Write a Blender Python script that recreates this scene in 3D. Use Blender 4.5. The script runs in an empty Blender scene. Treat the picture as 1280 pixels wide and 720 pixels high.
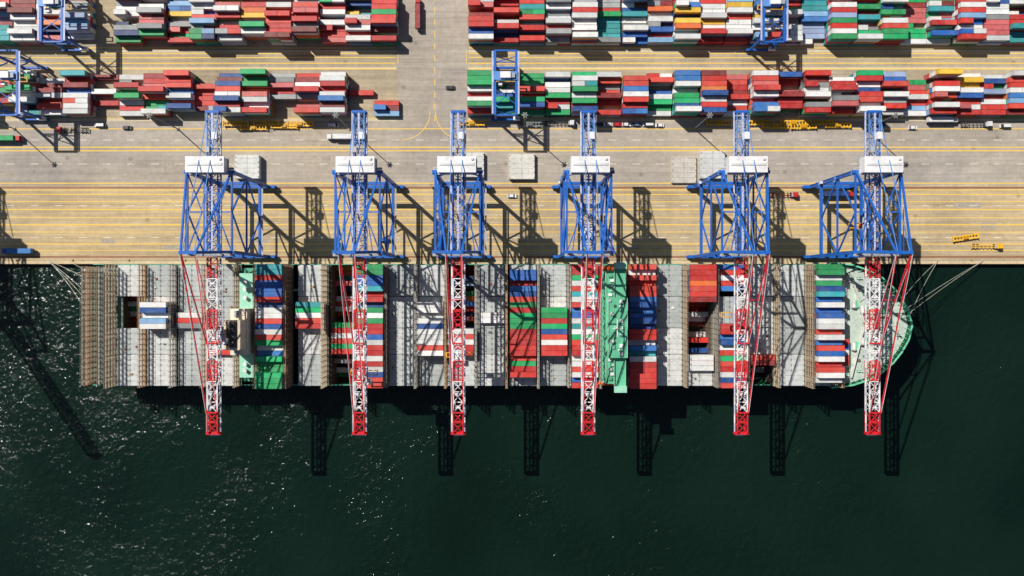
import bpy, math, random
import numpy as np
from mathutils import Vector, Matrix
random.seed(11)
R = random.Random(5)

def lin(c):
    return tuple(((v/255)/12.92 if v/255 <= 0.04045 else ((v/255+0.055)/1.055)**2.4) for v in c)

# ------------------------------------------------------------------ mesh builder
class MB:
    def __init__(s): s.v=[]; s.f=[]; s.c=[]
    def box(s,x0,x1,y0,y1,z0,z1,col):
        n=len(s.v)
        s.v += [(x0,y0,z0),(x1,y0,z0),(x1,y1,z0),(x0,y1,z0),(x0,y0,z1),(x1,y0,z1),(x1,y1,z1),(x0,y1,z1)]
        s.f += [(n,n+3,n+2,n+1),(n+4,n+5,n+6,n+7),(n,n+1,n+5,n+4),(n+1,n+2,n+6,n+5),(n+2,n+3,n+7,n+6),(n+3,n,n+4,n+7)]
        s.c += [col]*6
    def cbox(s,cx,cy,cz,lx,ly,lz,col):
        s.box(cx-lx/2,cx+lx/2,cy-ly/2,cy+ly/2,cz-lz/2,cz+lz/2,col)
    def beam(s,p,q,w,h,col):
        p=Vector(p); q=Vector(q); d=(q-p)
        if d.length<1e-6: return
        d.normalize()
        up=Vector((0,0,1))
        if abs(d.z)>0.98: up=Vector((0,1,0))
        a=d.cross(up).normalized(); b=a.cross(d).normalized()
        a=a*(w/2); b=b*(h/2); n=len(s.v)
        for o in (p,q):
            for k in (-a-b,a-b,a+b,-a+b): s.v.append(tuple(o+k))
        s.f += [(n,n+3,n+2,n+1),(n+4,n+5,n+6,n+7),(n,n+1,n+5,n+4),(n+1,n+2,n+6,n+5),(n+2,n+3,n+7,n+6),(n+3,n,n+4,n+7)]
        s.c += [col]*6
    def cyl(s,p,q,r0,r1,n,col):
        p=Vector(p); q=Vector(q); d=(q-p).normalized()
        up=Vector((0,0,1)) if abs(d.z)<0.98 else Vector((0,1,0))
        a=d.cross(up).normalized(); b=a.cross(d).normalized(); k=len(s.v)
        for o,r in ((p,r0),(q,r1)):
            for i in range(n):
                t=2*math.pi*i/n
                s.v.append(tuple(o+a*(r*math.cos(t))+b*(r*math.sin(t))))
        for i in range(n):
            j=(i+1)%n
            s.f.append((k+i,k+j,k+n+j,k+n+i)); s.c.append(col)
        s.f.append(tuple(k+n-1-i for i in range(n))); s.c.append(col)
        s.f.append(tuple(k+n+i for i in range(n))); s.c.append(col)
    def poly(s,pts,col):
        n=len(s.v); s.v+= [tuple(p) for p in pts]; s.f.append(tuple(range(n,n+len(pts)))); s.c.append(col)
    def mesh(s,name,mat):
        me=bpy.data.meshes.new(name); me.from_pydata(s.v,[],s.f); me.update()
        at=me.color_attributes.new('Col','FLOAT_COLOR','CORNER')
        cnt=np.array([len(f) for f in s.f]); c=np.array([(x[0],x[1],x[2],1.0) for x in s.c],dtype=np.float32)
        at.data.foreach_set('color',np.repeat(c,cnt,axis=0).ravel())
        me.materials.append(mat); return me
    def obj(s,name,mat,parent=None,loc=None):
        return mkobj(name,s.mesh(name,mat),parent,loc)

def mkobj(name,me,parent=None,loc=None,rz=0):
    o=bpy.data.objects.new(name,me); bpy.context.scene.collection.objects.link(o)
    if parent: o.parent=parent
    if loc: o.location=loc
    o.rotation_euler=(0,0,rz)
    return o
def empty(name,loc=(0,0,0),rz=0):
    return mkobj(name,None,None,loc,rz)

# ------------------------------------------------------------------ materials
def nt(name):
    m=bpy.data.materials.new(name); m.use_nodes=True; t=m.node_tree
    return m,t,t.nodes['Principled BSDF']
def N(t,ty,**k):
    n=t.nodes.new(ty)
    for a,b in k.items(): setattr(n,a,b)
    return n
def noise(t,scale,detail=4,rough=0.55,vec=None):
    n=N(t,'ShaderNodeTexNoise'); n.inputs['Scale'].default_value=scale; n.inputs['Detail'].default_value=detail
    n.inputs['Roughness'].default_value=rough
    if vec: t.links.new(vec,n.inputs['Vector'])
    return n.outputs['Fac']
def ramp(t,fac,stops):
    r=N(t,'ShaderNodeValToRGB'); e=r.color_ramp.elements
    while len(e)<len(stops): e.new(0.5)
    for i,(p,c) in enumerate(stops):
        e[i].position=p; e[i].color=(c[0],c[1],c[2],1) if hasattr(c,'__len__') else (c,c,c,1)
    t.links.new(fac,r.inputs['Fac']); return r.outputs['Color']
def mix(t,a,b,fac,mode='MIX'):
    m=N(t,'ShaderNodeMix',data_type='RGBA',blend_type=mode)
    for s,i in ((a,6),(b,7)):
        if isinstance(s,tuple): m.inputs[i].default_value=(*s[:3],1)
        else: t.links.new(s,m.inputs[i])
    if isinstance(fac,(int,float)): m.inputs[0].default_value=fac
    else: t.links.new(fac,m.inputs[0])
    return m.outputs[2]
def stretch(t,sx,sy,sz=1,src='Object'):
    c=N(t,'ShaderNodeTexCoord'); m=N(t,'ShaderNodeMapping'); m.inputs['Scale'].default_value=(sx,sy,sz)
    t.links.new(c.outputs[src],m.inputs['Vector']); return m.outputs['Vector']

def paint_mat(name,rough=0.5,dirt=0.35,dirtcol=(0.12,0.085,0.06),nscale=0.8,corr=False):
    m,t,b=nt(name)
    a=N(t,'ShaderNodeAttribute',attribute_name='Col')
    v=stretch(t,1,1)
    f=noise(t,nscale,6,0.65,v)
    f2=ramp(t,f,[(0.48,0.0),(0.78,dirt)])
    c=mix(t,a.outputs['Color'],dirtcol,f2)
    g=noise(t,0.22,3,0.5,v)
    g2=ramp(t,g,[(0.3,0.84),(0.7,1.06)])
    c=mix(t,c,g2,1.0,'MULTIPLY')
    if corr: # sun-bleached chalky roofs
        c=mix(t,c,(0.55,0.52,0.5),ramp(t,noise(t,0.35,5,0.7,v),[(0.4,0.0),(0.78,0.13)]))
    t.links.new(c,b.inputs['Base Color']); b.inputs['Roughness'].default_value=rough
    b.inputs['Specular IOR Level'].default_value=0.3
    if corr:
        w=N(t,'ShaderNodeTexWave',wave_type='BANDS',bands_direction='X'); w.inputs['Scale'].default_value=1.1
        t.links.new(v,w.inputs['Vector'])
        bp=N(t,'ShaderNodeBump'); bp.inputs['Strength'].default_value=0.35; bp.inputs['Distance'].default_value=0.04
        t.links.new(w.outputs['Fac'],bp.inputs['Height']); t.links.new(bp.outputs['Normal'],b.inputs['Normal'])
    return m
M_STEEL=paint_mat('painted_steel',0.45,0.3)
M_CONT=paint_mat('container_paint',0.5,0.3,corr=True)
M_DECK=paint_mat('deck_steel',0.6,0.5,(0.16,0.11,0.07),0.5)
M_BUILD=paint_mat('deckhouse_paint',0.5,0.25)

def ground_mat(name,base,dark,warm,streak=0.5):
    m,t,b=nt(name)
    v=stretch(t,1,1); vs=stretch(t,0.012,0.5); vs2=stretch(t,0.03,1.6)
    c=mix(t,base,dark,ramp(t,noise(t,0.03,5,0.6,v),[(0.38,0.0),(0.66,0.85)]))
    c=mix(t,c,warm,ramp(t,noise(t,0.011,3,0.5,v),[(0.4,0.0),(0.65,0.6)]))
    c=mix(t,c,ramp(t,noise(t,1.0,4,0.6,vs),[(0.3,0.72),(0.6,1.08)]),streak,'MULTIPLY')
    c=mix(t,c,ramp(t,noise(t,1.0,4,0.6,vs2),[(0.35,0.78),(0.6,1.08)]),streak,'MULTIPLY')
    c=mix(t,c,ramp(t,noise(t,0.35,8,0.75,v),[(0.3,0.76),(0.7,1.15)]),0.8,'MULTIPLY')
    br=N(t,'ShaderNodeTexBrick'); br.inputs['Scale'].default_value=1.0; br.inputs['Brick Width'].default_value=14; br.inputs['Row Height'].default_value=5.2
    br.inputs['Mortar Size'].default_value=0.06; br.inputs['Color1'].default_value=(1,1,1,1); br.inputs['Color2'].default_value=(.84,.84,.85,1); br.inputs['Mortar'].default_value=(.66,.64,.6,1)
    t.links.new(v,br.inputs['Vector'])
    c=mix(t,c,br.outputs['Color'],0.55,'MULTIPLY')
    vo=N(t,'ShaderNodeTexVoronoi'); vo.inputs['Scale'].default_value=0.09; t.links.new(v,vo.inputs['Vector'])
    c=mix(t,c,tuple(x*0.45 for x in dark),ramp(t,vo.outputs['Distance'],[(0.05,0.5),(0.13,0.0)]))
    t.links.new(c,b.inputs['Base Color']); b.inputs['Roughness'].default_value=0.9
    b.inputs['Specular IOR Level'].default_value=0.15
    return m
M_APRON=ground_mat('apron_concrete',lin((200,180,146)),lin((164,147,122)),lin((208,183,138)),0.7)
M_ROAD=ground_mat('road_asphalt',lin((180,171,160)),lin((152,144,136)),lin((192,177,154)),0.45)
M_YARD=ground_mat('yard_pavement',lin((182,169,146)),lin((144,133,118)),lin((196,177,142)),0.6)
def flat_mat(name,col,rough=0.8,wear=0.5,ground=(0.3,0.27,0.22)):
    m,t,b=nt(name); v=stretch(t,1,1)
    c=mix(t,col,ground,ramp(t,noise(t,0.5,6,0.7,v),[(0.45,0.0),(0.7,wear)]))
    t.links.new(c,b.inputs['Base Color']); b.inputs['Roughness'].default_value=rough
    return m
M_YEL=flat_mat('yellow_line_paint',lin((242,196,66)),0.8,0.5,(0.45,0.37,0.24))
M_WHT=flat_mat('white_line_paint',lin((230,225,208)),0.8,0.75,(0.45,0.4,0.33))

def water_mat():
    m,t,b=nt('harbour_water')
    v=stretch(t,1,1)
    c=mix(t,(0.0032,0.0108,0.0072),(0.0055,0.0175,0.0115),ramp(t,noise(t,0.012,4,0.5,v),[(0.35,0.0),(0.65,1.0)]))
    t.links.new(c,b.inputs['Base Color']); b.inputs['Roughness'].default_value=0.095; b.inputs['IOR'].default_value=1.33
    n1=noise(t,0.27,4,0.62,v); n2=noise(t,0.05,2,0.5,v); n3=noise(t,0.018,3,0.5,v)
    b1=N(t,'ShaderNodeBump'); b1.inputs['Distance'].default_value=1.25
    t.links.new(ramp(t,n3,[(0.38,0.55),(0.62,1.0)]),b1.inputs['Strength'])
    t.links.new(n1,b1.inputs['Height'])
    b2=N(t,'ShaderNodeBump'); b2.inputs['Strength'].default_value=1.0; b2.inputs['Distance'].default_value=0.6
    t.links.new(n2,b2.inputs['Height']); t.links.new(b1.outputs['Normal'],b2.inputs['Normal'])
    t.links.new(b2.outputs['Normal'],b.inputs['Normal'])
    return m
M_WATER=water_mat()

# ------------------------------------------------------------------ ground & water
QZ=3.0; QY=12.8
def sheet(name,x0,x1,y0,y1,z,mat):
    me=bpy.data.meshes.new(name); me.from_pydata([(x0,y0,z),(x1,y0,z),(x1,y1,z),(x0,y1,z)],[],[(0,1,2,3)]); me.materials.append(mat)
    return mkobj(name,me)
sheet('water',-6000,6000,-6000,14,0,M_WATER)
sheet('ground',-6000,6000,QY,6000,QZ,M_YARD)
sheet('quay_apron_pavement',-1500,1500,QY+1.2,51.5,QZ+0.01,M_APRON)
sheet('terminal_road_pavement',-1500,1500,51.6,83,QZ+0.01,M_ROAD)
sheet('cross_road_pavement',-57,-22.5,83.1,400,QZ+0.01,M_ROAD)
g=(0.3,0.27,0.22)
m=MB(); m.box(-1500,1500,QY-0.6,QY,-6,QZ-0.3,g); m.box(-1500,1500,QY-0.8,QY+0.6,QZ-0.3,QZ+0.18,lin((210,188,150)))
x=-600
while x<600:
    m.cyl((x,QY-1.0,1.2),(x,QY-1.0,-1.0),0.45,0.45,10,(0.02,0.02,0.02)); x+=12
q=m.obj('quay_wall',paint_mat('quay_wall_paint',0.9,0.5))

def lines(name,mat,segs,z=QZ+0.02):
    v=[];f=[]
    for (x0,x1,y0,y1) in segs:
        n=len(v); v+=[(x0,y0,z),(x1,y0,z),(x1,y1,z),(x0,y1,z)]; f.append((n,n+1,n+2,n+3))
    me=bpy.data.meshes.new(name); me.from_pydata(v,[],f); me.materials.append(mat); return mkobj(name,me)
gy=lambda py:(360-py)*0.3988
gx=lambda px:(px-640)*0.3988
yl=[]
for py,w in ((243,.42),(252,.32),(262,.5),(272,.32),(281,.5),(290,.32),(305,.45),(313,.35)):
    yl.append((-900,900,gy(py)-w/2,gy(py)+w/2))
for py,w in ((161,.42),(184,.5),(188.5,.5),(229,.5),(237.5,.4)):
    yl.append((-900,900,gy(py)-w/2,gy(py)+w/2))
for py in (60,67,72,79,86):
    yl.append((-900,gx(494),gy(py)-.22,gy(py)+.22)); yl.append((gx(586),900,gy(py)-.22,gy(py)+.22))
for py in (147.5,):
    yl.append((-900,gx(494),gy(py)-.15,gy(py)+.15)); yl.append((gx(586),900,gy(py)-.15,gy(py)+.15))
for k in range(14):
    yl.append((gx(543),gx(543)+.35,83+k*6,86+k*6))
for px in (497,583):
    yl.append((gx(px),gx(px)+.3,112,118))
lines('yellow_road_markings',M_YEL,yl)
wl=[]
for py in (175,205,257,297):
    for k in range(-60,60): wl.append((k*12,k*12+4,gy(py)-.13,gy(py)+.13))
lines('white_road_markings',M_WHT,wl)
def curve(cx,cy,r,a0,a1):
    v=[];f=[];z=QZ+0.025
    n=24
    for i in range(n+1):
        a=math.radians(a0+(a1-a0)*i/n)
        for rr in (r,r+.3): v.append((cx+rr*math.cos(a),cy+rr*math.sin(a),z))
    for i in range(n): f.append((2*i,2*i+1,2*i+3,2*i+2))
    me=bpy.data.meshes.new('turning_line_markings'); me.from_pydata(v,[],f); me.materials.append(M_YEL); mkobj('turning_line_markings',me)
curve(-55,88,14,-90,0); curve(-24,88,14,180,270)
def dark_mat(name,col):
    m,t,b=nt(name); v=stretch(t,1,1)
    c=mix(t,col,tuple(min(1,k*1.35) for k in col),ramp(t,noise(t,0.6,5,.7,v),[(0.35,0.0),(0.65,1.0)])); t.links.new(c,b.inputs['Base Color']); b.inputs['Roughness'].default_value=.9; return m
pt=[]
for k in range(46):
    x=R.uniform(-260,260); y=R.choice([R.uniform(54,82),R.uniform(17,48)]); lx=R.uniform(3,16); ly=R.uniform(1.2,4.5)
    pt.append((x,x+lx,y,y+ly))
M_PATCH=dark_mat('patch_asphalt',lin((152,142,128)))
for k,p in enumerate(pt[:26]):
    lines('asphalt_repair_patch',M_PATCH,[p],QZ+0.0125+k*.0002)
m=MB()
rc=lin((158,106,72))
for y in (15.5,50.0):
    m.box(-900,900,y-.45,y+.45,QZ+0.022,QZ+0.035,rc); m.box(-900,900,y-.07,y+.07,QZ+0.036,QZ+0.12,(0.2,0.17,0.15))
m.obj('crane_rail_track',M_STEEL)
lines('gantry_runway_strips',flat_mat('runway_concrete',lin((205,190,160)),0.9,0.6,(.4,.36,.3)),
   [(a,b,y-.6,y+.6) for (a,b) in ((-900,-57.5),(-22,900)) for y in (83.8,109.5,118,150)],QZ+0.018)

# ------------------------------------------------------------------ containers
PAL={'R':[(206,54,46),(188,46,44),(214,74,60)],'D':[(144,44,44),(130,52,50)],'B':[(38,98,176),(32,82,150),(58,122,192)],
'T':[(44,152,154),(56,166,174)],'G':[(24,162,92),(38,148,88),(20,178,108)],'W':[(230,230,226),(214,215,213),(238,236,232)],
'E':[(162,164,164),(138,142,142)],'O':[(222,108,54),(230,130,70)],'Y':[(234,194,70),(224,176,56)],'N':[(34,56,106),(30,48,92)],
'P':[(212,110,106),(200,98,98)],'L':[(134,178,216),(150,168,202)],'C':[(214,200,170)]}
WTS='RRRRRDDDBBBBTTGGGWWWWWWWWWWEEEOOYNNPPPLLL'
def ccol(k):
    c=lin(R.choice(PAL[k])); j=R.uniform(0.84,1.1); return tuple(min(.85,x*j) for x in c)
def container(m,x,y,z,L,col,H=2.59,W=2.438,detail=True):
    i=.045
    m.box(x+i,x+L-i,y+i,y+W-i,z+.02,z+H-.06,tuple(c*.96 for c in col))
    d=tuple(c*.78 for c in col)
    if detail:
        m.box(x,x+L,y,y+.1,z+H-.14,z+H,d); m.box(x,x+L,y+W-.1,y+W,z+H-.14,z+H,d)
        m.box(x,x+.14,y+.1,y+W-.1,z+H-.14,z+H,d); m.box(x+L-.14,x+L,y+.1,y+W-.1,z+H-.14,z+H,d)
    for a in (x-.004,x+L-.176):
        for b in (y-.004,y+W-.156): m.box(a,a+.18,b,b+.16,z,z+H+.01,tuple(c*.6 for c in col))
    if detail:
        for k in (.45,.95,1.45,1.95): m.box(x+L-.03,x+L+.03,y+k,y+k+.05,z+.15,z+H-.2,(.35,.35,.35))
def stack(x0,y0,rows,zbase,parent=None,pitch=2.56,twenty=0.12,name='shipping_container_stack'):
    m=MB(); x0+=R.uniform(-.3,.3)
    for (r,t,k) in rows:
        tw=R.random()<twenty; jx=R.uniform(-.14,.14)
        for z in range(t):
            top=(z==t-1)
            zz=zbase+z*2.72
            col=k if (top and k) else R.choice(WTS)
            j2=jx+R.uniform(-.06,.06); y=y0-r*pitch+R.uniform(-.03,.03)
            if tw:
                container(m,x0+j2,y,zz,6.06,ccol(col),2.68,detail=top)
                if not(top and R.random()<.3): container(m,x0+j2+6.14,y,zz,6.06,ccol(R.choice(WTS) if R.random()<.4 else col),2.68,detail=True)
            else:
                container(m,x0+j2,y,zz,12.19,ccol(col),2.68,detail=top)
    if m.v: return m.obj(name,M_CONT,parent)

def yard_rows(n,base,cols=None,fill=.94):
    rows=[];k=None
    for r in range(n):
        if R.random()>fill: continue
        t=max(1,min(5,base+R.choice([-2,-1,-1,0,0,0,0,1])))
        if cols and r<len(cols):
            c=cols[r]
            if c=='.': continue
        else:
            if k is None or R.random()<.6: k=R.choice(WTS)
            c=k
        rows.append((r,t,c))
    return rows
MR=[(4,'GGGWRWGR'),(3,'TTGWBGTG'),(4,'GGWRRGBG'),(3,'WBWWGRRG'),(4,'GWWGWGRB'),(2,'WRERDRWR'),(4,'DRRBWRRB'),(2,'RRLBWGGW'),(4,'BBWWGGBW'),
(4,'DRROBWRB'),(1,'PRRDRWRW'),(4,'WRPRWRBB'),(3,'BRRPDRRW'),(4,'RDRWWRER'),(5,'WWRRWEPR'),(4,'GRWBRRWW'),(3,'LBRGWERW'),(1,'.GPRWRLW'),(4,'YWRWPRWR'),
(3,'WYYWBRPR'),(2,'WBRLDWRR'),(3,'WRRWBLRD'),(3,None),(4,None),(4,None),(3,None)]
for i,(b,c) in enumerate(MR):
    stack(-21.4+i*12.6,103.2,yard_rows(8,b,c),QZ)
ML=[(1,'.....RBL'),(1,'...R....'),(4,'WWRRWBDW'),(4,'RDWRERPR'),(2,'EEPRE..R'),(4,'GGGOPWWR'),(4,'BDBRWBRB'),(1,'..RRRRD.'),(3,'RRRBWRBR'),
(3,'DRPRRGGW'),(2,'WERGGWRW'),(1,'D..W.R..'),(3,'TRDBWRWW'),(3,'GWDDWRRW'),(4,'WGRGWWPW'),(2,'DRRGWR..'),(4,'RWBBRGRG'),(3,None),(4,None),(4,None)]
for i,(b,c) in enumerate(ML):
    stack(-68.2-i*12.6,103.2,yard_rows(8,b,c),QZ)
TRC={0:'EPWRRDRRBW',1:'WRRTRRWRBR',2:'WRRTGRWRBR',3:'YWEWEWWREE',4:'WEEWRWWWEW',6:'WEWBTWEWBW',7:'WEEOWWEBRL',8:'BBRWYBYOWW',9:'RTRWWWYWRR',10:'RWLYWRWWWR',11:'BRWBWYWWRL',12:'WWRLWBWWRW',14:'GWRWRLGRWG',15:'GGBGRTRWGW',16:'GBWBGRWRGG',18:'BGWTGWRRBW',19:'RWRWRLRWBR'}
TRH=[4,3,3,4,4,1,3,2,4,3,4,4,3,2,4,3,4,1,3,4,3,3,4,3,3,3,3]
for i in range(27):
    stack(-21.4+i*12.6,144.0,yard_rows(10,TRH[i],TRC.get(i)),QZ,twenty=.2)
TLC={0:'BRRRGRRDRR',1:'YYBWYWRWRW',2:'LBGRWRWRRP',3:'GGWRPRRED.',5:'GPRROYWGWW',6:'ORYPWRWREW',7:'RDWWWRLEGG',8:'PWLBYWEPGR',9:'PRWWEPPEG.'}
for i in range(20):
    if i in (11,): continue
    stack(-68.6-i*12.6,144.0,yard_rows(10,R.choice([3,4,4,2]) if i<10 else 3,TLC.get(i)),QZ,twenty=.2)
for i in range(20):
    stack(-21.4+i*12.6,186,yard_rows(8,3,None),QZ)
    stack(-68.6-i*12.6,186,yard_rows(8,3,None),QZ)

# ------------------------------------------------------------------ ship-to-shore cranes
BL=lin((26,98,186)); BL2=lin((90,138,202)); RD=lin((212,36,46)); WH=lin((232,230,230)); GR=lin((165,170,176)); DK=(0.03,0.03,0.035)
LV=lin((182,186,214))
def truss(m,y0,y1,zb,zt,hx,colf,panel=5.2,chord=.5,T=lambda x,y,z:(x,y,z)):
    n=max(1,round(abs(y1-y0)/panel)); d=(y1-y0)/n
    for i in range(n):
        a=y0+i*d; b=a+d; c=colf((a+b)/2)
        for sx in (-1,1):
            m.beam(T(sx*hx,a,zt),T(sx*hx,b,zt),chord,chord,c)
            m.beam(T(sx*hx,a,zb),T(sx*hx,b,zb),chord*1.2,chord*1.4,c)
            m.beam(T(sx*hx,a,zb),T(sx*hx,(a+b)/2,zt),.25,.25,c); m.beam(T(sx*hx,(a+b)/2,zt),T(sx*hx,b,zb),.25,.25,c)
        m.beam(T(-hx,a,zt),T(hx,a,zt),.38,.35,c)
        m.beam(T(-hx,a,zt),T(hx,b,zt),.28,.28,c); m.beam(T(hx,a,zt),T(-hx,b,zt),.28,.28,c)
        m.beam(T(-hx,(a+b)/2,zb),T(hx,(a+b)/2,zb),.28,.28,c)
YS,YLD,HX=15.5,50.0,9.6
def crane_parts():
    P={}
    f=MB()
    for y in (YS,YLD):
        for sx in (-1,1):
            f.beam((sx*HX,y,6),(sx*HX,y,57),1.3,1.4,BL)
            for bx in (7.4,11.8):
                f.cbox(sx*bx,y,4.7,3.6,1.1,1.0,BL)
                for w in (-1.2,-.4,.4,1.2): f.cyl((sx*bx+w,y-.3,3.5),(sx*bx+w,y+.3,3.5),.36,.36,10,DK)
        f.beam((-13,y,6),(13,y,6),1.4,1.7,BL)
        f.beam((-HX,y,19),(HX,y,19),1.3,1.9,BL)
        f.beam((-HX-1.3,y,57),(HX+1.3,y,57),1.3,1.5,BL)
        for sx in (-1,1):
            f.beam((sx*HX,y,44),(sx*3.2,y,56.5),.6,.6,BL)
    for sx in (-1,1):
        f.beam((sx*HX,YS,19),(sx*HX,YLD,19),1.1,1.6,BL)
        f.beam((sx*HX,YS,38),(sx*HX,YLD,38),.7,.8,BL)
        f.beam((sx*HX,YS,57),(sx*HX,YLD,57),.75,.9,BL)
        mid=(YS+YLD)/2
        f.beam((sx*HX,mid,19),(sx*HX,YS,38),.6,.6,BL); f.beam((sx*HX,mid,19),(sx*HX,YLD,38),.6,.6,BL)
        f.beam((sx*HX,YS,38),(sx*HX,mid,57),.6,.6,BL); f.beam((sx*HX,YLD,38),(sx*HX,mid,57),.6,.6,BL)
        f.beam((sx*HX,YS,57.2),(sx*3.2,mid,57.2),.45,.45,BL); f.beam((sx*3.2,mid,57.2),(sx*HX,YLD,57.2),.45,.45,BL)
        f.beam((sx*HX,mid,57.1),(sx*3.2,mid,56.5),.5,.5,BL)
        f.beam((sx*HX,YS,57),(sx*3.0,14.2,80),1.0,1.0,BL)
        f.beam((sx*3.0,14.2,80),(sx*HX,YLD,57.8),.75,.75,BL)
        f.beam((sx*7.7,YS-.3,64),(sx*5.7,33,68),.35,.35,BL)
    f.beam((-3.6,14.2,80),(3.6,14.2,80),1.2,1.3,BL)
    f.beam((-6.2,14.8,69),(6.2,14.8,69),.7,.8,BL)
    for sx in (-1,1): f.beam((sx*2.4,14.2,80),(sx*2.4,73,54.5),.28,.3,BL2)
    P['portal_frame']=f.mesh('portal_frame',M_STEEL)
    s=MB()
    for dy in (-.7,.7): s.beam((-HX-.95,YLD+dy,6),(-HX-.95,YLD+dy,57),.16,.16,BL)
    for z in (19,38,56): s.cbox(-HX-1.1,YLD-.2,z,.9,2.0,.12,BL2)
    s.cbox(-HX-1.2,YLD,22,.8,1.1,2.2,WH)
    for y in (YS-1.3,YLD+1.3):
        s.box(-HX-1,HX+1,y-.5,y+.5,57.3,57.4,GR)
        for i in range(9): s.beam((-HX+i*2.4,y+.5,57.4),(-HX+i*2.4,y+.5,58.5),.07,.07,WH)
        s.beam((-HX-1,y+.5,58.5),(HX+1,y+.5,58.5),.08,.08,WH)
    s.box(HX+.9,HX+1.7,YS,YLD,19.6,19.7,GR)
    P['lift_and_walkways']=s.mesh('lift_and_walkways',M_STEEL)
    t=MB()
    truss(t,YS-1.5,77,50,54,2.3,lambda y:BL if y<57 else BL2,4.6,chord=.45)
    for sx in (-1,1):
        t.box(sx*3.1-.35,sx*3.1+.35,14,77,52.0,52.1,LV)
        for i in range(22): t.beam((sx*3.4,14+i*3,52.1),(sx*3.4,14+i*3,53.2),.09,.09,WH)
        t.beam((sx*3.4,14,53.2),(sx*3.4,77,53.2),.1,.1,WH)
    for i in range(14): t.cbox(0,16+i*4.4,54.5,1.5,.35,.4,LV)
    t.box(-.4,.4,15,76,54.35,54.45,LV)
    t.cbox(0,76.6,52,6,1.1,5,BL)
    t.cbox(1.5,66,55.2,2.2,3,1.6,WH); t.cbox(-1.6,60,55.1,1.8,2.6,1.4,GR)
    P['landside_girder']=t.mesh('landside_girder',M_STEEL)
    h=MB(); W2=lin((216,216,214))
    h.box(-8,8,49.2,55.6,57.9,62.6,WH); h.box(-8.2,8.2,49.0,55.8,62.6,62.8,WH)
    h.box(-8.5,8.5,48.7,56.1,57.5,57.9,GR)
    h.box(-7.4,7.4,52.0,53.0,62.8,63.1,W2)
    h.cbox(6.6,54.6,63.1,.8,.8,.5,W2)
    for i in range(5): h.box(-7.1+i*3.2,-5.9+i*3.2,49.14,49.2,59.6,60.4,GR)
    for sy in (48.8,56.0):
        h.beam((-8.4,sy,59),(8.4,sy,59),.07,.07,WH)
        for i in range(8): h.beam((-8.4+i*2.4,sy,57.9),(-8.4+i*2.4,sy,59),.07,.07,WH)
    P['machinery_house']=h.mesh('machinery_house',M_STEEL)
    def boomcol(y):
        d=13-y; k=int(d//10.9)
        return RD if k%2==0 else WH
    def boom(T,name):
        b=MB(); truss(b,13,-63,50,54,2.15,boomcol,4.4,chord=.48,T=T)
        for sx in (-1,1):
            for i in range(19):
                y=13-i*4; c=WH if i%2 else LV
                b.beam(T(sx*2.8,y,51.8),T(sx*2.8,y-4,51.8),.55,.1,c)
                b.beam(T(sx*3.05,y,51.8),T(sx*3.05,y,52.9),.08,.08,boomcol(y-1))
            b.beam(T(sx*3.05,13,52.9),T(sx*3.05,-63,52.9),.09,.09,WH)
        b.beam(T(-3.2,-63.3,52),T(3.2,-63.3,52),1.2,2.2,RD)
        b.beam(T(-2,-64.3,51),T(2,-64.3,51),.8,1,WH)
        for i in range(12): b.beam(T(-1.1,8-i*6,54.2),T(1.1,8-i*6,54.2),.6,.4,boomcol(8-i*6))
        return b
    idt=lambda x,y,z:(x,y,z)
    P['boom']=boom(idt,'boom').mesh('boom',M_STEEL)
    a=math.radians(69)
    def up(x,y,z):
        dy=13-y; dz=z-51
        return (x,13-(dy*math.cos(a)-dz*math.sin(a)),51+dy*math.sin(a)+dz*math.cos(a))
    P['boom_up']=boom(up,'boom').mesh('raised_boom',M_STEEL)
    st=MB()
    for sx in (-1,1):
        for (y,n) in ((-24,6),(-54,9)):
            p0=Vector((sx*2.9,14.0,80)); p1=Vector((sx*2.2,y,54.6))
            for i in range(n):
                q0=p0.lerp(p1,i/n); q1=p0.lerp(p1,(i+1)/n)
                st.beam(q0,q1,.42,.42,RD)
                st.cbox(q1.x,q1.y,q1.z,.6,.6,.6,RD)
            st.beam(p0+Vector((sx*.45,0,.6)),p1+Vector((sx*.3,0,.3)),.14,.14,WH)
    st.beam((-2.7,-5,67.2),(2.7,-5,67.2),.4,.4,RD); st.beam((-2.4,-24,55.2),(2.4,-24,55.2),.6,.6,RD); st.beam((-2.4,-54,55.2),(2.4,-54,55.2),.6,.6,RD)
    P['forestays']=st.mesh('forestays',M_STEEL)
    tr=MB()
    tr.box(-3,3,-3,3,48.6,49.4,GR); tr.box(-2.0,2.0,-2.2,2.2,49.5,50.4,WH); tr.box(2.0,4.2,-4.8,-2.2,45.2,47.8,WH); tr.box(2.05,4.15,-4.85,-4.81,45.8,47.2,DK)
    for sx in (-1,1):
        for sy in (-1,1): tr.beam((sx*2.0,sy*.9,48.6),(sx*2.6,sy*.9,43),.07,.07,DK)
        tr.box(-5.7,5.7,sx*1.0-.18,sx*1.0+.18,42,42.5,lin((230,170,40))) ; tr.box(sx*6-.25,sx*6+.25,-1.2,1.2,41.9,42.6,lin((230,170,40)))
    tr.box(-1.6,1.6,-.8,.8,42.2,43.1,lin((210,60,40)))
    P['trolley']=tr.mesh('trolley',M_STEEL)
    return P
CP=crane_parts()
def crane(X,ty,raised=False):
    e=empty('ship_to_shore_gantry_crane',(X,0,0))
    for k in ('portal_frame','lift_and_walkways','landside_girder','machinery_house'): mkobj(k,CP[k],e)
    if raised: mkobj('boom',CP['boom_up'],e)
    else:
        mkobj('boom',CP['boom'],e); mkobj('forestays',CP['forestays'],e)
    mkobj('trolley',CP['trolley'],e,(0,ty,0))
for px,ty in ((268,-20),(450,-38),(573,-30),(735,24),(926,-12),(1090,28)):
    crane((px-640)*0.350,ty)
crane(-288,35,True)

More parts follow.
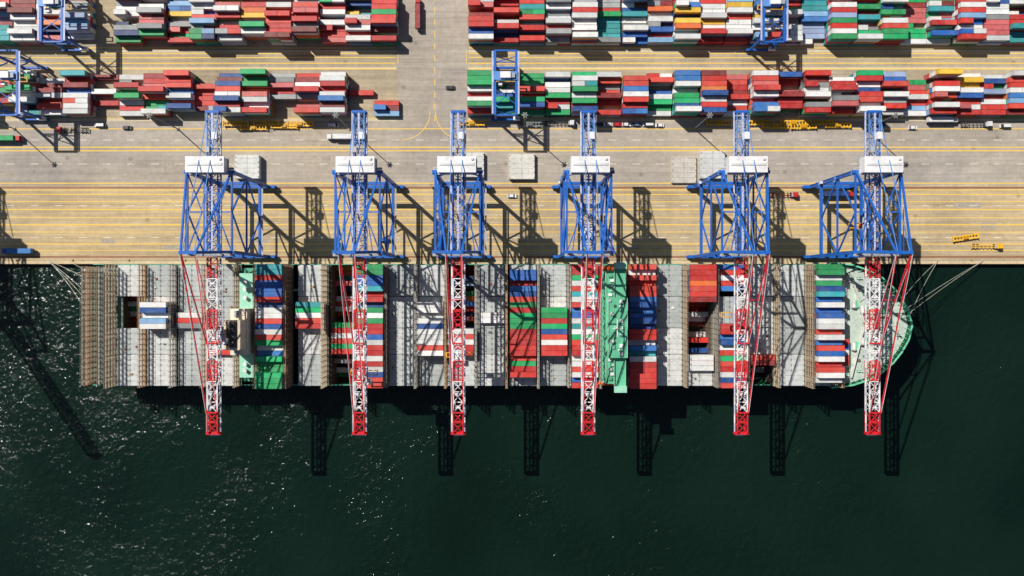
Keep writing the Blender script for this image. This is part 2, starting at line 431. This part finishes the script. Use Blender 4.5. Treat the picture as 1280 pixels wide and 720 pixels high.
# ------------------------------------------------------------------ container ship
ship=empty('container_ship',(0,0,0))
YC=-17.5; HB=29.0
HULL=lin((18,92,66)); DECKG=lin((84,160,128)); 
deckpts=[(-201,25.5),(-196,28),(-185,HB),(-100,HB),(0,HB),(90,HB),(135,HB),(150,HB),(160,27.8),(168,25.2),(174,21.8),(179,17.3),(183,12.3),(186.3,6.5),(188,0)]
wlpts  =[(-196,14),(-190,20),(-175,26),(-100,HB),(0,HB),(80,HB),(110,26.5),(125,22.5),(138,17.5),(148,13),(156,9.5),(163,6.5),(169,4),(174,2),(177,0)]
def hullpt(i,t,side):
    d=deckpts[i]; w=wlpts[i]; u=t**1.4
    return (w[0]+(d[0]-w[0])*u, YC+side*(w[1]+(d[1]-w[1])*u))
m=MB(); levels=[-3,0,5,10,15,20]
fc=24.5
for side in (1,-1):
    for i in range(len(deckpts)-1):
        for a,b in zip(levels[:-1],levels[1:]):
            ta=max(0,a/20); tb=max(0,b/20); col=HULL if b>2 else (0.12,0.02,0.02)
            p=[hullpt(i,ta,side)+(a,),hullpt(i+1,ta,side)+(a,),hullpt(i+1,tb,side)+(b,),hullpt(i,tb,side)+(b,)]
            m.poly(p if side<0 else p[::-1],col)
for a,b in zip(levels[:-1],levels[1:]):
    ta=max(0,a/20); tb=max(0,b/20)
    m.poly([hullpt(0,ta,1)+(a,),hullpt(0,ta,-1)+(a,),hullpt(0,tb,-1)+(b,),hullpt(0,tb,1)+(b,)],HULL)
GL=lin((112,206,166))
for side in (1,-1):
    for i in range(7,len(deckpts)-1):
        d0=deckpts[i]; d1=deckpts[i+1]
        p0=(d0[0],YC+side*d0[1]); p1=(d1[0],YC+side*d1[1])
        o0=(d0[0]+.8,YC+side*(d0[1]+.5) if d0[1]>0 else YC); o1=(d1[0]+.8,YC+side*(d1[1]+.5) if d1[1]>0 else YC)
        q=[p0+(20,),p1+(20,),o1+(fc,),o0+(fc,)]; m.poly(q if side<0 else q[::-1],HULL)
        m.beam(o0+(fc,),o1+(fc,),.7,.3,GL)
        for k in range(3):
            s=k/3; a=Vector(p0+(22.2,)).lerp(Vector(p1+(22.2,)),s); b=Vector(o0+(fc-.2,)).lerp(Vector(o1+(fc-.2,)),s)
            m.beam((a.x-1.2,a.y-side*.9,a.z),b,.18,.18,GL)
m.obj('hull',M_DECK,ship)
m=MB()
pts=[(x,YC+h-.1,21.8) for x,h in deckpts[7:]]+[(x,YC-h+.1,21.8) for x,h in reversed(deckpts[7:-1])]
m.poly(pts[::-1],lin((186,200,188)))
m.box(149.6,150,YC-28.8,YC+28.8,20,24.5,lin((190,196,190)))
W1=lin((226,226,220)); G1=lin((180,186,180)); BR=lin((120,96,78))
for sy in (-1,1):
    for (x,y) in ((162,10),(166,7.5),(172,5)):
        m.cyl((x,YC+sy*y-1.6,22.9),(x,YC+sy*y+1.6,22.9),.9,.9,12,W1); m.cbox(x+1.6,YC+sy*y,22.5,1.4,3.6,1.2,GL); m.cyl((x,YC+sy*y-2,22.9),(x,YC+sy*y-1.7,22.9),1.3,1.3,12,G1)
        m.beam((x+2,YC+sy*y,22.2),(x+8,YC+sy*(y+5),22.3),.2,.2,lin((210,205,185)))
    for (x,y) in ((160,24),(165,22),(170,19.5),(175,15.5),(180,10),(183.5,5)):
        for dx in (-.7,.7): m.cyl((x+dx,YC+sy*y,21.8),(x+dx,YC+sy*y,23),.35,.35,8,W1)
        m.cbox(x,YC+sy*y,21.95,2.6,1.2,.2,DECKG)
    m.beam((166,YC+sy*3,22.1),(180,YC+sy*4,22.1),.5,.4,BR)
    m.beam((160.5,YC+sy*25,22.6),(166.5,YC+sy*1.0,22.9),.35,2.2,W1)
    for k in range(9): m.cbox(160+k*2.3,YC+sy*(21-k*2.1),22.2,R.uniform(.6,1.8),R.uniform(.6,1.8),.8,[W1,G1,BR,DECKG][k%4])
m.cyl((178,YC,21.8),(178,YC,33),.4,.25,10,W1); m.beam((178,YC-2.5,30),(178,YC+2.5,30),.25,.25,W1)
m.cbox(169,YC,22.8,3,4,2,W1); m.cbox(170.5,YC+12,22.6,1.6,1.6,1.6,G1); m.cbox(174,YC-9,22.5,1.2,2,1.2,G1)
m.obj('forecastle_deck',M_DECK,ship)

S0=0.3787
HC=[lin((204,208,206)),lin((190,196,194)),lin((212,214,210)),lin((176,182,180))]
BAYS=[(145,(1,),[]),(183,(),[(7,3,'WBWLW')]),(222,(),[(9,1,'WRE')]),(262,(2,),[(13,1,'RRWR')]),
(327,(),[(0,4,'TTRBBBRBWWRBWRGWBGGGGGG')]),
(372,(),[(7,2,'TGWRR')]),(412,(0,1,2,3),[(11,0,'GRWRGR')]),(449,(),[(0,3,'GGBBTRRBGWGRRBWRRWRWBRR')]),
(486,(),[]),(523,(),[(7,3,'WWWWBWWWRW')]),(560,(0,1),[(12,2,'WRWRR')]),(598,(),[(9,1,'WW')]),
(637,(),[(1,3,'BBRBBRGRGGGRRRRRRGRR')]),(675,(),[(8,3,'GGRGBRWRR')]),(713,(),[(0,3,'RRGWRTWRBBWTWGRRRWWRWBR')]),
(783,(),[(0,4,'RWRRRRBBBBBBRRWBTWRRRRR')]),(820,(),[]),(858,(1,2),[(0,3,'RRRORRD'),(17,1,'WWW')]),
(896,(0,),[(0,1,'BRWRB'),(11,3,'RRBBWRGRRWBR')]),(934,(3,),[(17,1,'RD')]),(973,(),[]),(1012,(),[(0,4,'GGWGBTBWBBWWRWBRBWRRWW')])]
RW=2.5; YT=YC+HB-.5
panels=[(0,6),(6,12),(12,17),(17,23)]
dk=MB(); hc=MB(); hold=MB(); con=MB(); lb=MB()
dk.box(-200,150,YC+HB-.45,YC+HB-.02,19.2,20.0,DECKG); dk.box(-200,150,YC-HB+.02,YC-HB+.45,19.2,20.0,DECKG)
dk.box(-200.5,-185.6,YC-27,YC+27,19.3,20.0,lin((120,150,135)))
def lbridge(xc,h,ncell=23,yt=YT):
    c=R.choice([lin((176,158,134)),lin((160,150,136)),lin((190,172,146)),lin((184,152,118)),lin((170,166,156))])
    zs=[z for z in (22.4,25.2,28.0,30.8) if z<=h+.1]
    for i in range(ncell+1):
        y=yt-i*RW
        for dx in (-.42,.42): lb.beam((xc+dx,y,20),(xc+dx,y,zs[-1]+1.1),.2,.2,c)
        for z in zs: lb.beam((xc-.42,y,z),(xc+.42,y,z),.15,.15,c)
        if i%4==1 and i+1<=ncell:
            for a,b in zip([20]+zs[:-1],zs): lb.beam((xc,y,a),(xc,y-RW,b),.18,.18,c)
    y0=yt-ncell*RW
    for z in zs:
        lb.box(xc-.36,xc+.36,y0,yt,z-.08,z+.04,tuple(k*.8 for k in c))
        for dx in (-.42,.42): lb.beam((xc+dx,y0,z+1.05),(xc+dx,yt,z+1.05),.08,.08,c)
    lb.box(xc-.55,xc+.55,y0,yt,zs[0]-.3,zs[0]-.12,c)
for (px,opn,st) in BAYS:
    x0=(px-640)*S0; x1=x0+12.6
    dk.box(x1+.02,x1+1.55,YC-HB+.5,YC+HB-.5,19.0,20.0,lin((118,126,116)))
    if opn:
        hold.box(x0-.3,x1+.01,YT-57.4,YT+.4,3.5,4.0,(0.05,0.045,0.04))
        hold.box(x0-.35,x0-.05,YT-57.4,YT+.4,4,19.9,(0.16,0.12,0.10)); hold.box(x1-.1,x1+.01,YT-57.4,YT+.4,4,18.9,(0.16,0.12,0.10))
        for i in range(24):
            for xx in (x0+.1,x1-.3): hold.beam((xx,YT-i*RW,4),(xx,YT-i*RW,20.6),.28,.28,(0.25,0.16,0.11))
        for r in range(23):
            tt=R.choice([0,1,2,2,3,4])
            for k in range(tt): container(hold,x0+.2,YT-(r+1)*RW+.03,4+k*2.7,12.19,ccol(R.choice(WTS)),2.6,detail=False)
    for pi,(a,b) in enumerate(panels):
        if pi in opn: continue
        y1=YT-a*RW-.12; y0=YT-b*RW+.12; c=R.choice(HC)
        hc.box(x0+.0,x1,y0,y1,20.2,22.0,c)
        hc.box(x0+.25,x1-.25,y0+.25,y1-.25,22.0,22.12,tuple(k*.93 for k in c))
        for r in range(a,b):
            yy=YT-r*RW
            for xx in (x0+.35,x0+6.15,x0+6.45,x1-.35):
                for oy in (.25,2.25): hc.cbox(xx,yy-oy,22.2,.32,.28,.22,tuple(k*.45 for k in c))
            if r>a: hc.box(x0+.3,x1-.3,yy-.06,yy+.06,22.12,22.17,tuple(k*.6 for k in c))
        hc.box(x0+6.2,x0+6.38,y0+.2,y1-.2,22.12,22.2,tuple(k*.6 for k in c))
        for k in range(R.choice([0,1,2])):
            hc.cbox(x0+R.uniform(1.5,11),R.uniform(y0+1,y1-1),22.4,R.uniform(.5,1.6),R.uniform(.4,1.0),.5,R.choice([lin((200,150,60)),lin((150,80,60)),W1,lin((90,92,96))]))
    lbridge(x1+.78,R.choice([28.0,30.8,28.0]) if px<1000 else 28)
    for (r0,t,cs) in st:
        for j,k in enumerate(cs):
            r=r0+j; y=YT-(r+1)*RW+.03
            tt=t if t==0 else max(1,t+R.choice([0,0,0,0,-1]) if t>2 else t)
            if t==0:
                for z in range(5): container(con,x0+.2,y,6.8+z*2.7,12.19,ccol(k),2.65)
                continue
            for z in range(tt):
                container(con,x0+.2+R.uniform(-.05,.05),y,22.35+z*2.72,12.19,ccol(k if z==tt-1 else R.choice(WTS)),2.68,detail=(z==tt-1))
for xc,h in ((-199.2,30.8),(-197.0,30.8),(-193.0,28.0)):
    lbridge(xc,h,22,YT-1)
lbridge((145-640)*S0-.9,30.8)
lbridge((327-640)*S0-.9,30.8); lbridge((783-640)*S0-.9,28); 
for sy in (-1,1):
    for y in (8,17):
        dk.cyl((-189.5,YC+sy*y-1.5,21),(-189.5,YC+sy*y+1.5,21),.9,.9,12,W1); dk.cbox(-191,YC+sy*y,20.6,1.2,3.5,1.2,GL)
x0=152.0
hc.box(x0+.3,x0+6.3,YC-20,YC+20,21.9,23.0,HC[0])
for r in range(16): hc.box(x0+.5,x0+6.1,YC-19.6+r*2.5,YC-19.5+r*2.5,23.0,23.06,HC[3])
for j,k in enumerate('RBWRR'): container(con,x0+.4,YC-9-j*2.5,23.1,6.06,ccol(k),2.6)
lbridge(151.2,28,22,YT-1.2)
dk.obj('main_deck',M_DECK,ship); hc.obj('hatch_covers',M_DECK,ship); hold.obj('open_cargo_holds',M_DECK,ship)
con.obj('deck_containers',M_CONT,ship); lb.obj('lashing_bridges',M_DECK,ship)

# deckhouse
m=MB(); DG=lin((96,180,142)); DL=lin((156,214,188)); CW=lin((228,231,225))
dx0,dx1=41.2,51.4
m.box(dx0-.6,dx1+1.4,YC-28.5,YC+28.5,19,20.1,DECKG)
z=20.1
for lv in range(8):
    w=24
    m.box(dx0+.6,dx1-1.6,YC-w,YC+w,z,z+2.9,CW); m.box(dx0+.2,dx1-1.1,YC-w-1.2,YC+w+1.2,z+2.9,z+3.1,DG)
    for i in range(18):
        yy=YC-w+1.2+i*2.65
        m.box(dx1-1.62,dx1-1.55,yy,yy+.9,z+1.2,z+2.1,DK); m.box(dx0+.53,dx0+.6,yy,yy+.9,z+1.2,z+2.1,DK)
    z+=3.1
m.box(dx0+1.4,dx1-1.2,YC-13,YC+13,z,z+3.0,CW); m.box(dx1-1.25,dx1-1.15,YC-12.6,YC+12.6,z+1.3,z+2.5,DK)
m.box(dx0+1.0,dx1-.4,YC-13.4,YC+13.4,z+3.0,z+3.2,DG)
for sy in (-1,1):
    m.box(dx0+4.2,dx1-.8,min(YC+sy*13,YC+sy*28.8),max(YC+sy*13,YC+sy*28.8),z-.2,z+.1,DG)
    y2=YC+sy*28.8
    m.box(dx0+4.2,dx0+4.35,min(YC+sy*13,y2),max(YC+sy*13,y2),z+.1,z+1.2,DL); m.box(dx1-.95,dx1-.8,min(YC+sy*13,y2),max(YC+sy*13,y2),z+.1,z+1.2,DL)
    m.box(dx0+4.2,dx1-.8,min(y2,y2-sy*2.6),max(y2,y2-sy*2.6),z+.1,z+2.7,CW)
    m.box(dx0+4.0,dx1-.6,min(y2,y2-sy*2.9),max(y2,y2-sy*2.9),z+2.7,z+2.9,DL)
    for k in range(5): m.beam((dx0+5,YC+sy*(15+k*3),z-.2),(dx0+5,YC+sy*(13+k*2.4),z-5),.2,.2,CW)
    yb=YC+sy*26.6
    m.cyl((dx0-.2,yb,30),(dx0+7.2,yb,30),1.2,1.2,10,lin((226,96,30))); m.cyl((dx0+7.2,yb,30),(dx0+8.4,yb,30),1.2,.4,10,lin((226,96,30))); m.cyl((dx0-1.2,yb,30),(dx0-.2,yb,30),.4,1.2,10,lin((226,96,30)))
    for xx in (dx0+.8,dx0+6): m.beam((xx,yb-sy*2.5,27),(xx,yb+sy*.2,32.6),.3,.3,CW)
    for k in range(5): m.cbox(dx0+2.5+(k%2)*.8,YC+sy*(14.5+k*2.1),z+.6,1.6,1.2,1.1,[CW,DL,GR,CW,DECKG][k])
    m.beam((dx0+.5,YC+sy*14,z+1.0),(dx0+.5,YC+sy*25,z+1.0),.12,.12,CW)
zt=z+3.2
m.cyl((dx0+4.5,YC,zt),(dx0+4.5,YC,zt+9),.55,.3,10,CW); m.beam((dx0+4.5,YC-4,zt+6),(dx0+4.5,YC+4,zt+6),.35,.3,CW); m.beam((dx0+2.3,YC,zt+7),(dx0+6.9,YC,zt+7),.25,.25,CW)
m.beam((dx0+5.4,YC-1.8,zt+4.5),(dx0+5.4,YC+1.8,zt+4.5),.35,.3,CW)
for (x,y,r) in ((dx0+3,6,.9),(dx0+3,-6,.9),(dx0+6.4,9.5,.6),(dx0+6.2,-10,.7)):
    m.cyl((x,YC+y,zt),(x,YC+y,zt+1.0),.25,.25,8,CW); m.cyl((x,YC+y,zt+1),(x,YC+y,zt+1.8),r,r*.9,12,CW); m.cyl((x,YC+y,zt+1.8),(x,YC+y,zt+2.3),r*.9,r*.3,12,CW)
for i,y in enumerate((-11.5,-8,-3,3,8,11.5)): m.cbox(dx0+7,YC+y,zt+.5,1.5,1.6,.9,[GR,CW,DL,CW,DECKG,CW][i])
for i in range(10): m.cbox(dx0+R.uniform(2,8.5),YC+R.uniform(-12,12),zt+.3,R.uniform(.5,1.3),R.uniform(.5,1.8),.6,R.choice([GR,CW,DECKG,lin((60,90,80))]))
for sx in (dx0+1.1,dx1-.5):
    m.beam((sx,YC-13.3,zt+1.0),(sx,YC+13.3,zt+1.0),.1,.1,CW)
    for i in range(12): m.beam((sx,YC-13.2+i*2.4,zt),(sx,YC-13.2+i*2.4,zt+1.0),.08,.08,CW)
m.obj('deckhouse',M_BUILD,ship)
m=MB()
fx0,fx1=-128.4,-120.6
CR=lin((232,220,196))
m.box(fx0-.5,fx1+.3,YC-27,YC+27,19,20.1,DECKG)
m.box(fx0+1.2,fx1-.3,YC-24,YC+24,20.1,27,DG); m.box(fx0+.8,fx1,YC-24.4,YC+24.4,27,27.2,DL)
m.box(fx0,fx1-.2,YC-13,YC+8,27.2,37,CR); m.box(fx0+.3,fx1-.6,YC-10,YC+3,37,45,CR); m.box(fx0+.1,fx1-.4,YC-10.2,YC+3.2,45,45.5,lin((210,196,170)))
m.box(fx0+1.2,fx1-1.6,YC-9.2,YC+2.2,45.5,45.56,(.12,.11,.1))
for i in range(4): m.cyl((fx0+3.5,YC-7.8+i*2.9,45.4),(fx0+3.5,YC-7.8+i*2.9,47.6),.8,.75,12,DK)
for y in (5,6.6,-12): m.cbox(fx0+3,YC+y,37.6,2,1.2,1.2,GR)
for y in (-21,-18,13,17,20): m.cyl((fx0+4,YC+y,27.2),(fx0+4,YC+y,29.4),.7,.9,10,CW)
m.box(fx0+.25,fx0+.3,YC-8,YC+1,39,42,DG)
m.obj('engine_casing_and_funnel',M_BUILD,ship)

def rope(p,q,sag=2.0):
    m=MB(); p=Vector(p); q=Vector(q); n=14; pr=p
    for i in range(1,n+1):
        t=i/n; c=p.lerp(q,t); c.z-=sag*4*t*(1-t); m.beam(pr,c,.15,.15,lin((180,182,168))); pr=c
    m.obj('mooring_rope',M_STEEL)
def boll(x,y=QY+1.0):
    m=MB(); m.cyl((0,0,0),(0,0,.55),.32,.25,10,(.45,.35,.08)); m.cyl((0,0,.55),(0,0,.75),.42,.38,10,(.45,.35,.08)); m.cbox(0,0,.05,1,1,.1,(.2,.2,.2))
    m.obj('mooring_bollard',M_STEEL,None,(x,y,QZ+.02))
for i in range(-9,10): boll(i*28.0+5)
for (sx,sy,qx) in ((186,-14,gx(1229)),(185.5,-11,gx(1229)),(184,-7,gx(1172)),(186.5,-19,gx(1172)),(-200.5,-5,gx(60)),(-200.5,-9,gx(60)),(-200.5,3,gx(60)),(-200.5,-15,gx(62)),(-200.5,6,gx(84))):
    rope((sx,sy,22 if sx>0 else 20.3),(qx,QY+1.0,QZ+.6))

# ------------------------------------------------------------------ yard gantry cranes
def rtg_mesh(span):
    m=MB(); w=5.0
    for sx in (-1,1):
        for y in (0,span):
            m.beam((sx*w,y,1.8),(sx*w,y,22.5),1.0,1.0,BL)
        m.beam((sx*w,-2.5,23),(sx*w,span+2.5,23),1.1,1.7,BL)
        m.box(sx*(w+1.1)-.4,sx*(w+1.1)+.4,-2,span+2,23.7,23.8,LV)
        m.beam((sx*w,1,15),(sx*w,5,22.3),.5,.5,BL); m.beam((sx*w,span-1,15),(sx*w,span-5,22.3),.5,.5,BL)
    for y in (0,span):
        m.beam((-w-2,y,2.2),(w+2,y,2.2),1.0,1.3,BL); m.beam((-w,y,12),(w,y,22),.35,.35,BL); m.beam((w,y,12),(-w,y,22),.35,.35,BL); m.beam((-w,y,12),(w,y,12),.45,.45,BL)
        for x in (-w-1.4,-w+.6,w-.6,w+1.4): m.cyl((x,y-.3,.8),(x,y+.3,.8),.8,.8,12,DK)
    for y in (-2.4,span+2.4): m.beam((-w,y,23),(w,y,23),.7,.9,BL)
    m.beam((-w,span*.1,23.2),(w,span*.1+7,23.2),.3,.3,BL); m.beam((w,span*.1,23.2),(-w,span*.1+7,23.2),.3,.3,BL)
    t=span*.62
    m.box(-w-.6,w+.6,t-2,t+2,24.0,24.5,BL2); m.box(-2.4,2.4,t-1.4,t+1.5,24.5,26.2,WH); m.box(2.8,4.4,t-1.2,t+1,24.5,25.6,GR)
    m.box(-3.4,-1.6,t-4,t-2.2,20.2,22.6,WH)
    for sx in (-1,1):
        for sy in (-1,1): m.beam((sx*2,t+sy*.8,24),(sx*2.4,t+sy*.8,17.5),.06,.06,DK)
    m.box(-5.7,5.7,t-1.1,t-.8,17,17.5,lin((230,170,40))); m.box(-5.7,5.7,t+.8,t+1.1,17,17.5,lin((230,170,40)))
    m.box(-6.1,-5.7,t-1.2,t+1.2,17,17.6,lin((230,170,40))); m.box(5.7,6.1,t-1.2,t+1.2,17,17.6,lin((230,170,40)))
    m.cbox(w+.2,-.1,4.5,3.2,1.6,2.6,WH)
    return m.mesh('gantry_structure',M_STEEL)
RM=rtg_mesh(25.5)
for (x,y) in ((-3.0,83.6),(123,118),(-216,118),(-237,83.6),(-330,83.6)):
    e=empty('yard_gantry_crane',(x,y,QZ)); mkobj('gantry_structure',RM,e)

# ------------------------------------------------------------------ vehicles
def wheels(m,xs,w,r=.5):
    for x in xs:
        for sy in (-1,1): m.cyl((x,sy*w-.15,r),(x,sy*w+.15,r),r,r,12,DK)
def truck(x,y,rz,cab,load=None,trailer=lin((70,70,72))):
    m=MB(); e=empty('container_truck',(x,y,QZ+.02),rz)
    m.box(3.5,6.9,-.45,.45,.7,1.0,DK)
    m.box(4.8,7.0,-1.2,1.2,.9,2.6,cab); m.box(4.9,6.7,-1.1,1.1,2.6,3.2,cab); m.box(7.0,7.06,-1.0,1.0,1.7,2.5,DK); m.box(5.2,6.5,-1.23,-1.2,1.8,2.5,DK); m.box(5.2,6.5,1.2,1.23,1.8,2.5,DK)
    m.box(6.95,7.2,-1.15,1.15,.45,.9,GR); m.box(4.1,4.7,-.9,.9,1.0,1.8,GR)
    wheels(m,(6.2,3.9),1.05); m.obj('tractor_cab',M_STEEL,e)
    t=MB()
    for s in (-1,1): t.box(-8,4.4,s*.5-.12,s*.5+.12,1.05,1.3,trailer)
    for i in range(7): t.box(-7.8+i*1.95,-7.5+i*1.95,-1.2,1.2,1.1,1.32,trailer)
    wheels(t,(-6.9,-5.7,-4.5),1.05); t.obj('trailer_chassis',M_STEEL,e)
    if load:
        c=MB(); container(c,-8,-1.22,1.36,12.19,load,2.6); c.obj('shipping_container',M_CONT,e)
def chassis(x,y,rz,col):
    m=MB()
    for s in (-1,1): m.box(-6.2,6.2,s*.9-.25,s*.9+.25,1.1,1.5,col)
    for i in range(9): m.box(-6.1+i*1.5,-5.7+i*1.5,-1.3,1.3,1.15,1.54,col)
    for q in (-1,1): m.box(q*6.2-.2,q*6.2+.2,-1.35,1.35,1.0,1.9,col)
    m.box(-1.2,1.2,-.8,.8,1.55,2.1,tuple(c*.6 for c in col)); wheels(m,(-5,-3.8,4.6),1.0,.45)
    m.obj('container_trailer',M_STEEL,None,(x,y,QZ+.02)).rotation_euler=(0,0,rz)
def car(x,y,rz,col,van=False):
    m=MB(); L=2.2 if not van else 2.7
    m.box(-L,L,-.88,.88,.35,.85,col); 
    n=len(m.v)
    a,b=((-L*.75,L*.45) if not van else (-L*.97,L*.62))
    zt=1.45 if not van else 2.1
    m.v+=[(a-.1,-.85,.85),(b+.35,-.85,.85),(b+.35,.85,.85),(a-.1,.85,.85),(a+.3,-.7,zt),(b-.3,-.7,zt),(b-.3,.7,zt),(a+.3,.7,zt)]
    m.f+=[(n+4,n+5,n+6,n+7),(n,n+1,n+5,n+4),(n+1,n+2,n+6,n+5),(n+2,n+3,n+7,n+6),(n+3,n,n+4,n+7)]; m.c+=[col,DK,DK,DK,DK]
    wheels(m,(-L*.62,L*.62),.8,.33)
    m.obj('parked_van' if van else 'parked_car',M_STEEL,None,(x,y,QZ+.02)).rotation_euler=(0,0,rz)
cR=lin((200,40,44)); cW=lin((225,225,225)); YE=lin((244,186,40)); cD=lin((60,60,64))
truck(gx(523),gy(18),math.pi/2,cR,lin((150,50,50)))
truck(gx(428),gy(172),math.pi,cW,cW)
truck(gx(12),gy(174),0,cR,lin((20,160,90)))
truck(gx(24),gy(314),math.pi,lin((40,100,180)),lin((40,120,190)))
truck(gx(978),gy(244),0,cR,None,lin((120,40,40)))
truck(gx(1047),gy(243),0,cR,lin((28,56,110)))
truck(gx(1176),gy(151),0,cW,cW); truck(gx(1219),gy(156),0,cW,None)
truck(gx(92),gy(163),math.pi,cR,None)
truck(gx(700),gy(154.5),0,cW,None); truck(gx(1232),gy(308),0,YE,None,YE)
for (a,b) in ((296,155),(318,160),(334,154.5),(356,158),(376,155.5),(898,154.5),(950,154),(968,158),(990,154),(1003,158.5),(1024,154),(1046,157),(590,154.5)): chassis(gx(a),gy(b),R.uniform(-.02,.02),YE)
chassis(gx(1205),gy(297),.15,YE); chassis(gx(662),gy(156),0,lin((130,132,135)))
for (a,b,c,v) in ((126,157,cW,True),(417,157,cW,True),(760,156,cW,False),(748,156,cD,False),(772,156,cR,False),(783,156,cW,False),(795,156,lin((90,110,140)),False),(810,156,cW,True),(824,157,cW,False),(1100,156,cD,False),(1140,160,cW,False),(1063,240,YE,True),(480,300,lin((40,90,160)),True),(640,245,cW,False),(563,110,cD,False),(1255,158,cW,True),(160,160,cD,False)):
    car(gx(a),gy(b),R.choice([0,math.pi]),c,v)
def landed(x,y,lx,ly,n,c):
    m=MB()
    for k in range(n):
        z=.25+k*1.3
        m.box(-lx/2,lx/2,-ly/2,ly/2,z,z+1.1,c)
    z=.25+n*1.3-.2
    for i in range(int(ly/2.5)+1): m.box(-lx/2+.3,lx/2-.3,-ly/2+.2+i*2.45,-ly/2+.32+i*2.45,z,z+.08,tuple(k*.7 for k in c))
    m.box(-lx/2,lx/2,-ly/2,-ly/2+.19,z,z+.15,tuple(k*.8 for k in c)); m.box(-.1,.1,-ly/2+.3,ly/2,z+.001,z+.1,tuple(k*.7 for k in c))
    for sx in (-1,1):
        for i in range(5): m.cbox(sx*(lx/2-.4),-ly/2+.8+i*(ly-1.6)/4,z+.2,.4,.35,.3,GR)
        for sy in (-1,1): m.cbox(sx*(lx/2-.8),sy*(ly/2-.8),.14,.6,.6,.26,DK)
    m.obj('landed_hatch_cover',M_DECK,None,(x,y,QZ+.02))
landed(gx(312),gy(210),12,11.5,3,lin((212,212,206))); landed(gx(652),gy(209),12.8,12.6,2,lin((212,209,198)))
landed(gx(854),gy(213),12.3,13,1,lin((198,192,180))); landed(gx(889),gy(207),12.3,13.5,2,lin((204,204,200))); landed(gx(590),gy(207),12,12,2,lin((206,206,200)))

def mast(x,y):
    m=MB(); mc=lin((120,122,122)); m.cyl((0,0,0),(0,0,32),.34,.16,10,mc); m.cyl((0,0,31.4),(0,0,31.6),.9,.9,14,mc); m.cbox(0,0,.3,1.4,1.4,.6,lin((190,180,160)))
    for i in range(6):
        a=i*math.pi/3; m.cbox(1.2*math.cos(a),1.2*math.sin(a),31.2,.5,.5,.3,lin((150,150,150)))
    m.obj('high_mast_light',M_STEEL,None,(x,y,QZ+.02))
for px in (18,222,437,655,868,1082,1300): mast(gx(px),gy(161))
mast(gx(36),gy(72))

# ------------------------------------------------------------------ light, camera, world
w=bpy.data.worlds.new('World'); bpy.context.scene.world=w; w.use_nodes=True; t=w.node_tree
sky=t.nodes.new('ShaderNodeTexSky'); sky.sky_type='NISHITA'; sky.sun_disc=False
sky.sun_elevation=math.radians(49.3); sky.sun_rotation=math.radians(311.9)
bg=t.nodes['Background']; bg.inputs['Strength'].default_value=0.052; t.links.new(sky.outputs[0],bg.inputs['Color'])
sd=bpy.data.lights.new('sun','SUN'); sd.energy=5.0; sd.angle=math.radians(.5); sd.color=(1,.96,.89)
so=bpy.data.objects.new('sun',sd); bpy.context.scene.collection.objects.link(so)
so.rotation_euler=Vector((.64,-.575,-1)).to_track_quat('-Z','Y').to_euler()
cd=bpy.data.cameras.new('camera'); cd.lens=28; cd.sensor_width=36; cd.clip_end=20000; cd.clip_start=1
co=bpy.data.objects.new('camera',cd); bpy.context.scene.collection.objects.link(co); co.location=(0,0,400); co.rotation_euler=(0,0,0)
sc=bpy.context.scene; sc.camera=co
sc.view_settings.view_transform='Standard'; sc.view_settings.look='None'; sc.view_settings.exposure=0
